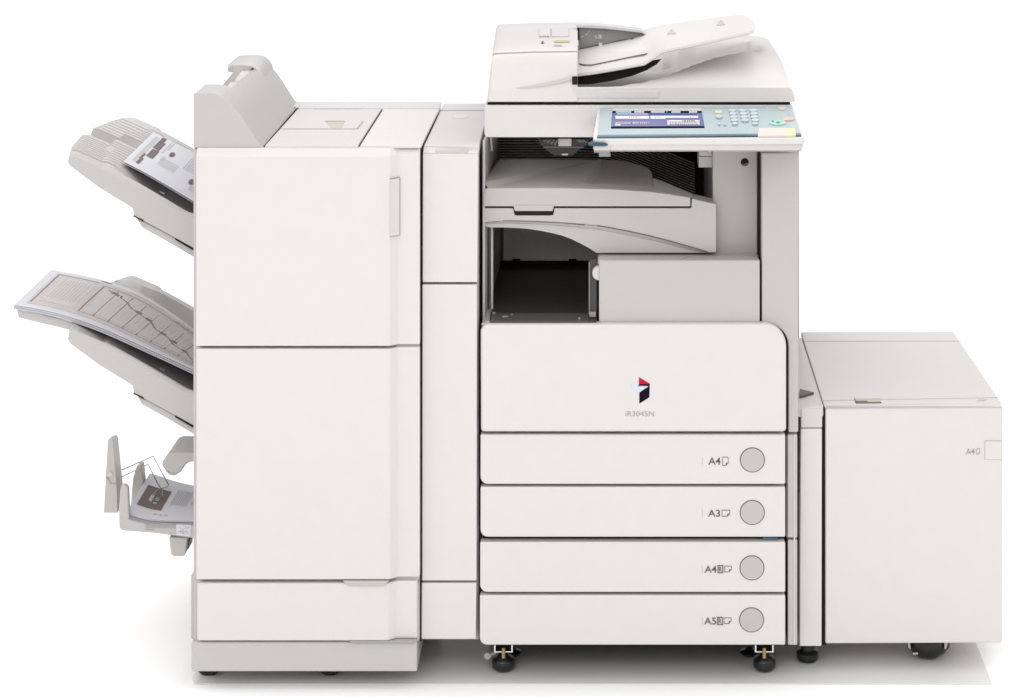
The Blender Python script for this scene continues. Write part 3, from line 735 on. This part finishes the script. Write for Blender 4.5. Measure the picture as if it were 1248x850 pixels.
# base with the moulded delivery surface (height field)
zf = P(0, 108, -.032).z
def prof_z(Y):
    return interp([(-.032, zf), (-.02, zf + .004), (.0, 1.0515), (.05, 1.063), (.133, 1.074), (.30, 1.079), (.44, 1.0806)], Y)
def sm(t): t = max(0, min(1, t)); return t*t*(3-2*t)
zl = 1.0365
ys = [-.032, -.026, -.018, -.008, .005, .02, .04, .06, .08, .10, .12, .14, .16, .18, .20, .23, .26, .29, .32, .36, .40, .43, .448]
x0b, x1b = P(698, 100, 0).x, P(961, 100, 0).x
NX = 44; secs = []
for Y in ys:
    sec = []
    for i in range(NX + 1):
        t = i / NX; xr = x1b + (.004 if Y < -.01 else 0) - (.010 if Y > .43 else 0)
        x = x0b + (xr - x0b) * t
        zr = prof_z(Y)
        front = sm((Y + .02) / .02)
        lift = sm((t - .05) / .80)
        # lower channel whose edge swings to the back on the right
        edge = .012 + .20 * sm((t - .18) / .75)
        ch = sm((Y - edge) / .028) * (1 - sm((t - .82) / .14)) * (1 - sm((Y - .30 - .1*(1-t)) / .06))
        z = zl + (zr - zl) * (lift if Y > -.02 else 1) - .052 * ch * (.45 + .55*t)
        z = max(z, 1.0195)
        z = z * front + (zf + (z - zl) * .35) * (1 - front)
        if i == NX: z -= .004
        if i >= NX - 2 and Y > .02: z -= .002
        sec.append(Vector((x, Y, z)))
    zbt = P(0, 124.7, -.034).z
    sec += [Vector((xr + .004, Y, (zbt + sec[-1].z) / 2)), Vector((xr + .0045, Y, zbt)), Vector((x0b, Y, zbt))]
    secs.append(sec)
b = MB(); b.loft(secs); fb = b.build('feeder_base', CREAM, feeder, smooth=True, ang=34)
b = MB(); b.loft([[P(697, 93.2, -.02), P(705, 91.5, -.01), P(705, 103.6, -.02), P(697, 103.8, -.02)], [P(697, 93.2, .002), P(705, 91.5, .002), P(705, 103.6, .002), P(697, 103.8, .002)]])
b = MB(); b.prism([(697, 92), (701, 92), (760, 82), (796, 74), (806, 72.5), (800, 79), (788, 86), (770, 93), (745, 99), (720, 103), (697, 103.6)], .06, .065); b.box(697.3, 93.8, 703.8, 103.3, -.0315, -.020); b.build('exit_slot_shade', SEAM, feeder)  # black wedge paints the deep shade under the input tray at the exit slot
b = MB(); b.decal([(629, 107.6), (645, 105.2), (665, 102), (682, 98.2), (696.5, 94), (696.5, 97.2), (682, 101.6), (665, 105), (645, 107.6)], PF(-.031), .0008, .002); b.build('crease_shading', mat('shading_cream', (.50, .487, .45), .5, var=0), feeder)  # cream band paints the soft shading of the moulded swoosh
b = MB(); b.rect(703, 111.2, 803, 119.6, PF(-.0325), .001, .002); b.build('grip_recess', LILAC, fb, .0008, 2)
# input tray
prof = [(-.055, 1.0520), (.0, 1.0580), (.089, 1.0745), (.0965, 1.0810), (.117, 1.0955), (.128, 1.0985), (.165, 1.1055), (.26, 1.1266), (.287, 1.1325)]
b = MB(); secs = []
rowsY = [.035, .038, .05, .10, .16, .22, .28, .33, .352, .358]
for Y in rowsY:
    tb = sm((Y - .05) / .30)
    rnd = math.sqrt(max(0, 1 - ((Y - .20) / .165) ** 2))
    xe = .272 + .022 * rnd ** .8
    xs = [prof[0][0], -.01, .03, .07, .085, .0965, .105, .117, .128, .15, .18, .21, .24, .26, xe]
    up_, dn = [], []
    th = .0035 if .036 < Y < .355 else .002
    for x in xs:
        zlow = interp(prof, x)
        zb2 = interp([(-.035, 1.071), (.075, 1.094), (.105, 1.1065), (.165, 1.117), (.23, 1.125), (.294, 1.134)], x)
        z = zlow + .003 + (zb2 - zlow - .003) * tb
        if x > .28: z -= .001
        up_.append(Vector((x, Y, z)))
        dn.append(Vector((x, Y, zlow + (z - zlow) * (.75 if Y > .06 else .2) - th)))
    secs.append(up_ + dn[::-1])
b.loft(secs)
it = b.build('input_tray', WHITE, feeder, smooth=True, ang=40)
def tri(mb, pts, Yz):
    q = [P(x, y, Yz) for x, y in pts]; return q
# raised arrows on the tray
def tray_z(x, Y):
    tb = sm((Y - .05) / .30); zlow = interp(prof, x)
    zb2 = interp([(-.035, 1.071), (.075, 1.094), (.105, 1.1065), (.165, 1.117), (.23, 1.125), (.294, 1.134)], x)
    return zlow + .003 + (zb2 - zlow - .003) * tb
def on_tray(px, py):
    Y = .2
    lo_, hi = .03, .36
    for _ in range(40):
        Y = (lo_ + hi) / 2; p = P(px, py, Y)
        if p.z < tray_z(p.x, Y): hi = Y
        else: lo_ = Y
    p = P(px, py, Y); return Vector((p.x, p.y, p.z + .0012))
for pts in ([(813, 42.5), (817.5, 36.5), (819.5, 36.5), (824, 42)], [(873, 31.6), (877.5, 25.2), (879.5, 25.2), (884, 31)]):
    b = MB(); q = [on_tray(x, y) for x, y in pts]; b.loft([q, [p - Vector((0, 0, .002)) for p in q]]); b.build('size_arrow', BTN, it)
# grey plate in the tray, back side guide
pq = [(705.5, 66), (789.5, 65.6), (788.5, 67), (721, 80.2), (713, 80), (706, 78.6)]
pp = P3(P(706, 79, .085), P(789, 66.5, .085), P(789.5, 55, .24))
def lerp2(a, c, t): return (a[0] + (c[0]-a[0])*t, a[1] + (c[1]-a[1])*t)
fl = [(706, 78.8), (713, 80.2), (721, 80.3), (744, 75.6), (767, 70.9), (789, 66.4)]; bl_ = [(706, 64), (714, 63.9), (724, 64), (748, 64.3), (770, 64.8), (790, 65.3)]
grid = []
for a_, c_ in zip(fl, bl_):
    col = [on_tray(*lerp2(a_, c_, k/5)) + Vector((0, 0, .0012)) for k in range(6)]
    grid.append(col + [p - Vector((0, 0, .003)) for p in col[::-1]])
b = MB(); b.loft(grid); b.build('feed_plate', LILAC, it)
b = MB(); b.tube([on_tray(x, y + .6) + Vector((0, 0, .0008)) for x, y in fl], .0013, 6); b.build('plate_edge', LINE, it)
b = MB(); b.prism([(704, 35), (720, 34.6), (760, 37.6), (785.5, 41), (786, 44.2), (745, 51), (705, 58.8)], .30, .31); gd2 = b.build('side_guide', mat('guide_grey', (.27, .265, .27), .45), feeder)
b = MB(); b.prism([(701.5, 29.6), (722, 30), (750, 32.4), (781, 36.6), (786.5, 39.8), (786.5, 43), (782, 40.6), (760, 38), (735, 35.5), (703.5, 34.2)], .285, .325); b.build('guide_top', LILAC, gd2, .002)
b = MB(); b.decal([(703.6, 34), (706, 34), (706, 49), (703.6, 49)], PF(.30), .003, .004); b.build('guide_slot', SEAM, gd2)
b = MB(); b.stroke([(708.5, 45.4), (713, 43.6), (717, 40.4), (718.3, 37.2)], 1.3, PF(.30), .0012, .002); b.rect(725, 43.2, 727, 46, PF(.30)); b.rect(729.5, 42.4, 733, 46, PF(.30)); b.rect(726, 46.2, 734, 47, PF(.30)); b.build('guide_symbols', LILAC, gd2)
b = MB(); b.decal([(706, 59), (728, 54.6), (785, 44.6), (785, 45.8), (728, 56), (706, 60.6)], PF(.30), .004, .006); b.rect(769, 47.5, 775, 50.5, PF(.29), .002, .01); b.build('guide_foot', DARKG, gd2)
b = MB(); b.rect(729.8, 52.5, 734, 56.8, PF(.29), .003, .01); b.rect(761.5, 50.5, 764.5, 54, PF(.29), .003, .01); b.rect(715, 59, 717.5, 61, PF(.29), .003, .01); b.build_each('guide_peg', CREAM, gd2)
# notices on the hopper lid
lid = P3(P(650, 60, .04), P(700, 60, .04), P(650, 36, .32))
def find_lid(px, py):
    return on(px, py, lid)
lid = P3(P(660, 58.8, .014), P(700, 58.8, .014), P(660, 31.4, .345))
b = MB(); b.rect(657.5, 34, 670.5, 45, lid, .0011, .004); b.build('pink_notice', mat('notice_pink', (.56, .515, .50), .5, bump=0), feeder)
b = MB(); b.rect(672.5, 34, 693, 45, lid, .0011, .004); b.build('grey_notice', mat('notice_grey', (.52, .50, .498), .5, bump=0), feeder)
b = MB(); b.rect(675.6, 50.1, 694, 52.2, lid, .0014, .004); b.build('status_lamp', OLIVE, feeder)
b = MB()
for x in (658, 661, 664, 667): b.rect(x, 43.8, x+1.6, 45, lid, .0015, .004)
b.rect(675, 55.4, 685, 56.2, lid, .0014, .004); b.build('notice_text', PTONE, feeder)
b = MB(); b.rect(660, 51, 662.4, 53, lid, .0015, .004); b.build('pilot_lamp', INK, feeder)

# ---- control panel
Ya, Yb = -.16, -.030
apron = MB(); apron.prism([(722.8, 168.4), (980.8, 166), (979.5, 177), (977.5, 184), (723, 183.6)], Ya, -.02)
cp = apron.build('control_panel', LILAC, cop, .003)
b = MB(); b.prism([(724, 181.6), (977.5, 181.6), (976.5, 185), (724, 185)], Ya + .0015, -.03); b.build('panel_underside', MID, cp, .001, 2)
PP = P3(P(727.6, 168.7, Ya), P(976, 166.5, Ya), P(731, 132, Yb))
b = MB(); b.decal([(728.4, 131.4), (731, 129.9), (962, 127.4), (966, 128.2), (979.6, 160), (981.2, 167), (979, 168.6), (723.6, 169.6), (722.8, 165)], PP, .0, .012); b.build('panel_frame', WHITE, cp, .002)
b = MB(); b.decal([(731.4, 133), (734, 131.8), (962, 130), (964.6, 131), (975.5, 161.5), (976, 163.5), (728.4, 165.6), (728.6, 163)], PP, .0016, .003); b.build('blue_face', PBLUE, cp, .0006, 2)
b = MB(); b.decal([(728.4, 165.2), (976, 163.2), (976.4, 166.6), (727.6, 168.9)], PP, .0012, .003); b.build('blue_lip', DBLUE, cp)
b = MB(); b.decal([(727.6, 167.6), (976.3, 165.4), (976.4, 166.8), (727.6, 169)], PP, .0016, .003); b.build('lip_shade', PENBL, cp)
def pan_(name, m, off, polys, parent=cp):
    b = MB()
    for p in polys: b.decal(p, PP, off, .0016)
    return b.build_each(name, m, parent)
R = lambda x0, y0, x1, y1, k=0: [(x0, y0), (x1, y0), (x1 + k, y1), (x0 - k, y1)]
zx = lambda x: 735 + x*.10417
zy = lambda y: 125 + y*.10417
Z = lambda x0, y0, x1, y1: [(zx(x0), zy(y0)), (zx(x1), zy(y0)), (zx(x1), zy(y1)), (zx(x0), zy(y1))]
scr = pan_('screen', NAVY, .0020, [[(zx(108), zy(112)), (zx(1152), zy(112)), (zx(1190), zy(312)), (zx(92), zy(318))]])
pan_('screen_bezel', LILAC, .0022, [[(zx(108), zy(78)), (zx(1150), zy(78)), (zx(1152), zy(112)), (zx(108), zy(112))]], scr)
pan_('screen_field', SCRN, .0024, [[(zx(106), zy(140)), (zx(1160), zy(140)), (zx(1182), zy(292)), (zx(96), zy(296))]], scr)
pan_('screen_bar', SCRND, .0028, [Z(150, 145, 1105, 172)], scr)
pan_('screen_tabs', SCRNT, .0030, [Z(150, 118, 330, 140)], scr)
pan_('screen_grey', SCRNG, .0030, [Z(365, 120, 480, 138), Z(560, 120, 720, 138), Z(800, 120, 905, 138), Z(1005, 120, 1100, 138), Z(160, 148, 530, 160), Z(750, 225, 1130, 282), Z(148, 248, 325, 270), Z(345, 248, 540, 268), Z(140, 272, 205, 290)], scr)
pan_('screen_white', SCRNW, .0031, [Z(145, 176, 540, 208), Z(555, 176, 730, 208), Z(730, 176, 1112, 197), Z(770, 232, 1110, 240), Z(770, 256, 1120, 262)], scr)
b = MB()
for x0, x1, y in ((300, 430, 187), (600, 680, 187), (1020, 1032, 184), (160, 320, 256), (360, 520, 256), (930, 1060, 233), (780, 1100, 247), (780, 1080, 270)):
    x = x0
    while x < x1:
        l = random.uniform(8, 26); b.decal(Z(x, y, x + l, y + 9), PP, .0034, .001); x += l + 8
b.build('screen_text', INK, scr)
pan_('screen_marks', GRND, .0032, [Z(735, 120, 755, 136)], scr)
# keys
kx = lambda x: 860 + x*.10016
ky = lambda y: 125 + y*.10016
def key(name, m, x, y, rx, ry, shade=True, par=cp):
    if shade:
        b = MB(); b.decal(circ(kx(x), ky(y) + .9, rx + .35, 20, ry + .2), PP, .0020, .002); s_ = b.build(name, KEYD if m in (KEYC, PBLUE) else m, par)
        b = MB(); b.decal(circ(kx(x), ky(y) - .1, rx, 20, ry), PP, .0042, .003); b.build('key_top', m, s_)
        return s_
    b = MB(); b.decal(circ(kx(x), ky(y), rx, 20, ry), PP, .0036, .003); return b.build(name, m, par)
for r_, y in enumerate((130, 168, 208, 247)):
    for c_, x in enumerate((325, 452, 578)):
        key('number_key', KEYC, x + r_*9, y - 8, 4.4, 1.65)
for x in (355, 603): key('number_key', KEYC, x, 280, 3.6, 1.2)
b = MB(); b.decal(R(kx(112), ky(118), kx(200), ky(152)), PP, .004, .003); b.build('mode_key', YEL, cp, .0006, 2)
key('mode_key', KEYC, 165, 195, 3.8, 1.7)
for x, y in ((165, 285), (235, 290)): key('lamp_key', KEYC, x, y, 1.4, .8)
b = MB(); text_into(b, 'ID', kx(160), kx(192), ky(230), ky(246), PP, .0022); 
b.rect(kx(735), ky(80), kx(800), ky(88), PP, .0024, .001); b.rect(kx(960), ky(156), kx(1030), ky(164), PP, .0024, .001)
b.build('key_captions', LILAC, cp)
key('power_key', PNK, 930, 92, 5.2, 1.8, False)
b = MB(); b.decal([(kx(925), ky(245)), (kx(965), ky(198)), (kx(1000), ky(200)), (kx(1078), ky(226)), (kx(1060), ky(238))], PP, .0042, .003); b.build('stop_key', ORG, cp, .0006, 2)
stt = key('start_key', GRN, 875, 266, 10.4, 3.0, False)
b = MB(); b.decal(circ(kx(818), ky(252), 1.6, 12, 1.0), PP, .0044, .001); b.decal(circ(kx(880), ky(268), 2.6, 14, 1.0), PP, .0042, .001); b.build('start_lamp', GRND, stt)
b = MB(); b.decal([(kx(650), ky(335)), (kx(985), ky(334)), (kx(985), ky(424)), (kx(636), ky(426))], PP, .0032, .003); b.build('cream_label', STRIP, cp)
b = MB(); b.decal([(kx(985), ky(334)), (kx(1090), ky(334)), (kx(1096), ky(422)), (kx(985), ky(424))], PP, .0032, .003); b.build('cream_label', STRIPY, cp)
# pen slot
b = MB(); b.prism([(722, 172.8), (738, 173.2), (741, 174.6), (741, 177.6), (738, 178.6), (722, 178.6)], Ya - .0012, Ya + .01); b.build('pen_slot', BLACK, cp, .001, 2)
b = MB(); b.prism([(743.6, 171), (744.3, 171), (744.3, 184), (743.6, 184)], Ya - .0006, Ya + .003); b.build('apron_seam', BTN, cp)
b = MB(); b.box(724, 182.8, 743, 186.4, Ya + .012, -.06); b.build('apron_tab', MID, cp, .001, 2)
pen = thing('stylus', 'dark blue stylus poking out of the slot at the left end of the control panel', 'stylus', P(726, 176, Ya - .004))
b = MB(); secs = []
for px, py, r in ((716.6, 175.6, .0012), (718.5, 175.6, .0032), (721, 175.4, .0042), (728, 175.8, .0034), (738, 176.2, .0026), (740, 176.2, .0012)):
    c = P(px, py, Ya - .004); secs.append([c + Vector((0, r*math.cos(a), r*math.sin(a))) for a in [k*math.pi/6 for k in range(12)]])
b.loft(secs); b.build('pen_body', PEN, pen, smooth=True)
b = MB(); b.tube([P(723, 175, Ya - .0082), P(737, 175.6, Ya - .0072)], .0009); b.build('pen_clip', PENBL, pen)

# ---- casters of the copier
def caster(px, py0, py1, Y, rad, front=True):
    c = P(px, py1, Y); z1 = P(0, py0, Y).z
    b = MB(); h = z1
    b.lathe((c.x, Y, 0), [(0, .0045), (rad*.8, .0045), (rad, .009), (rad*1.02, h*.40), (rad*.95, h*.52), (rad*.5, h*.62), (rad*.35, h*.8), (0, h*.8)], 'z', 32)
    o = b.build('caster', RUBBER, cop, smooth=True, ang=50)
    if front:
        b = MB(); b.prism([(px-11.5, py0-.5), (px-9.5, py0-.5), (px-9.5, py0+7), (px+9.5, py0+7), (px+9.5, py0-.5), (px+11.5, py0-.5), (px+11.5, py0+8.6), (px+2.6, py0+8.6), (px, py0+11), (px-2.6, py0+8.6), (px-11.5, py0+8.6)], Y-.02, Y-.012); b.build('bracket', CHROME, o, .0004, 1)
        b = MB(); b.lathe((P(px, 0, Y-.026).x, Y-.024, P(0, py0+8, Y).z), [(0, 0), (.0032, 0), (.0032, .018), (0, .018)], 'z', 12); b.build('bolt', BRASS, o)
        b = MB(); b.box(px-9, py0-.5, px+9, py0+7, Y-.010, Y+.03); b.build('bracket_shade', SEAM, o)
    return o
caster(613.5, 787, 817, -.010, .0200)
caster(931.5, 787, 815, -.010, .0195)
caster(913, 787, 804, .05, .017, False)
caster(624, 787, 804, .05, .017, False)
b = MB(); b.tube([P(594, 800, -.03), P(600, 797, -.025), P(606, 794, -.02)], .003); b.lathe(P(594, 799, -.03), [(0, -.006), (.006, -.004), (.006, .004), (0, .006)], 'y', 14); b.build('lock_lever', MID, cop, smooth=True)

# ================================================================== PAPER DECK
pdk = thing('paper_deck', 'low off white side paper deck with a sloping-looking lid standing right of the copier', 'paper deck', (.56, .2, 0))
pdk['label'] = 'low off white paper deck box with a flat lid standing right of the copier'
ZD = .4775
b = MB(); b.prism([(1006, 497.8), (1222, 495.5), (1221.5, 784), (1006, 785)], -.022, .45); mb_ = b.build('body', WHITE, pdk, .003)
b = MB(); q = [onz(1003.8, 494.2, ZD), onz(1220.6, 490.2, ZD), onz(1162.2, 404.2, ZD), onz(976.2, 404.6, ZD)]
low_ = [P(1006, 499, -.0225), P(1222.4, 496.4, -.0225), Vector((q[2].x + .002, q[2].y + .003, ZD - .012)), Vector((q[3].x, q[3].y + .003, ZD - .012))]
b.loft([low_, q]); ld = b.build('lid', LILAC, pdk, .0025, 3)
pz = PZ(ZD)
b = MB(); b.stroke([(980, 416.3), (1169, 416)], .5, pz, .0006, .001); b.stroke([(1001.8, 488.6), (1216, 485)], .35, pz, .0006, .001); b.stroke([(978.5, 412), (1004.4, 494)], .8, pz, .0006, .001); b.build_each('crease', FAINT, ld)
b = MB(); b.decal([(1041, 486.3), (1073, 486), (1074.4, 491.6), (1043, 492.2)], pz, .0006, .001); lt = b.build('lid_latch', LATCH, ld)
b = MB(); b.decal([(1042, 489.4), (1056, 489.2), (1058.5, 490.8), (1074, 490.6), (1074.4, 491.8), (1043.4, 492.2)], pz, .001, .001); b.decal([(1041, 486.2), (1042, 486.2), (1044, 492), (1043, 492)], pz, .001, .001); b.build_each('latch_shade', LINE, lt)
b = MB(); b.decal([(1192, 487), (1203.5, 486.8), (1201.5, 489), (1190, 489.2)], pz, .0006, .001); b.build('lid_mark', BTN, ld)
pf = PF(-.022)
b = MB(); text_into(b, 'A4', 1177, 1188, 547, 554, pf, .0008, .01); page_icon(b, 1190, 547, 1194, 553.6, pf, .5); b.build('size_marking', PALEINK, pdk)
b = MB(); b.rect(1200, 537.2, 1221.6, 560.4, pf, .0006, .001); ob = b.build('open_button', FAINT, pdk)
b = MB(); b.rect(1200.6, 537.8, 1221.2, 559.8, pf, .0014, .002); b.build('button_face', WHITE, ob)
# docking column on the left
b = MB(); b.prism([(976, 522.8), (1001.8, 522.8), (1001.4, 788), (973.5, 788)], -.030, .3); dc = b.build('docking_column', WHITE, pdk, .002)
b = MB(); b.prism([(976.3, 498.6), (1002.5, 498.6), (1002, 521.8), (976.2, 521.8)], -.030, .3); b.build('column_cap', LILAC, dc, .002)
b = MB(); q = [P(972, 498.0, -.0275), P(1003, 497.0, -.0275), onz(1003.4, 494.4, ZD - .002), onz(977, 412, ZD-.002), onz(970.5, 412, ZD-.002), onz(971, 490, ZD - .002)]
b.loft([q, [p - Vector((0, 0, .015)) for p in q]]); ct = b.build('column_top', LILAC, dc)
b = MB(); b.decal([(974.6, 476.4), (992, 480.6), (974.6, 484.8)], PZ(ZD - .002), .0035, .004); b.build('wedge_mark', DARKG, ct)
b = MB(); b.box(973.6, 600, 975, 787, -.0310, -.028); b.build('column_edge', LINE, dc)
b = MB(); b.box(1000.5, 500, 1007, 786, -.0155, .25); b.build('docking_gap', SEAM, pdk)
b = MB(); c = P(984, 799, .03); b.lathe((c.x, .03, 0), [(0, .0042), (.017, .0042), (.0195, .008), (.0195, .018), (.012, .022), (.012, .045), (0, .045)], 'z', 28); b.build('foot', RUBBER, pdk, smooth=True, ang=45)
# twin caster
b = MB(); c = P(1131, 806, .045)
b.lathe((c.x, .045, .0295), [(0, -.037), (.011, -.037), (.020, -.027), (.0275, -.013), (.0290, -.004), (.0290, .004), (.0275, .013), (.020, .027), (.011, .037), (0, .037)], 'x', 32)
cs = b.build('caster', RUBBER, pdk, smooth=True, ang=60)
b = MB(); b.prism([(1106.4, 783), (1109.2, 783), (1110, 792), (1107.2, 790)], .02, .05); b.prism([(1151.2, 783), (1155.2, 783), (1153.6, 790), (1151.2, 792)], .02, .05); b.build('bracket', LILAC, cs)
b = MB(); c2 = P(1114.5, 797, .018); b.tube([c2 + Vector((-.003, 0, 0)), c2 + Vector((.006, 0, .001))], .0022); b.build('axle_cap', CHROME, cs)

# ================================================================== LIGHT + CAMERA
wd = bpy.data.worlds.new('World'); SC.world = wd; wd.use_nodes = True
bg = wd.node_tree.nodes['Background']; bg.inputs['Color'].default_value = (1, .995, .99, 1); bg.inputs['Strength'].default_value = .50
def area(name, loc, tgt, sx, sy, power, col=(1, 1, 1)):
    l = bpy.data.lights.new(name, 'AREA'); l.shape = 'RECTANGLE'; l.size = sx; l.size_y = sy; l.energy = power; l.color = col
    o = bpy.data.objects.new(name, l); COL.objects.link(o); o.location = loc
    o.rotation_euler = (Vector(tgt) - Vector(loc)).to_track_quat('-Z', 'Y').to_euler(); return o
area('softbox_key', (-.7, -3.6, 2.4), (.1, 0, .5), 1.8, 1.3, 32, (1, .985, .965))
area('overhead_bank', (0, 3, 9), (0, 3, 0), 34, 34, 4300)
cam = bpy.data.cameras.new('camera'); co = bpy.data.objects.new('camera', cam); COL.objects.link(co)
co.location = CAM; co.rotation_euler = (math.radians(90), 0, 0)
cam.sensor_fit = 'HORIZONTAL'; cam.sensor_width = 36; cam.lens = 36 * D / (1248 / S)
cam.shift_x = (624 - VX) / 1248; cam.shift_y = (VY - 425) / 1248
cam.clip_start = .05; cam.clip_end = 300
SC.camera = co
vs_ = SC.view_settings; vs_.view_transform = 'Standard'; vs_.look = 'None'; vs_.exposure = 0; vs_.gamma = 1
SC.cycles.max_bounces = 8; SC.cycles.use_denoising = True
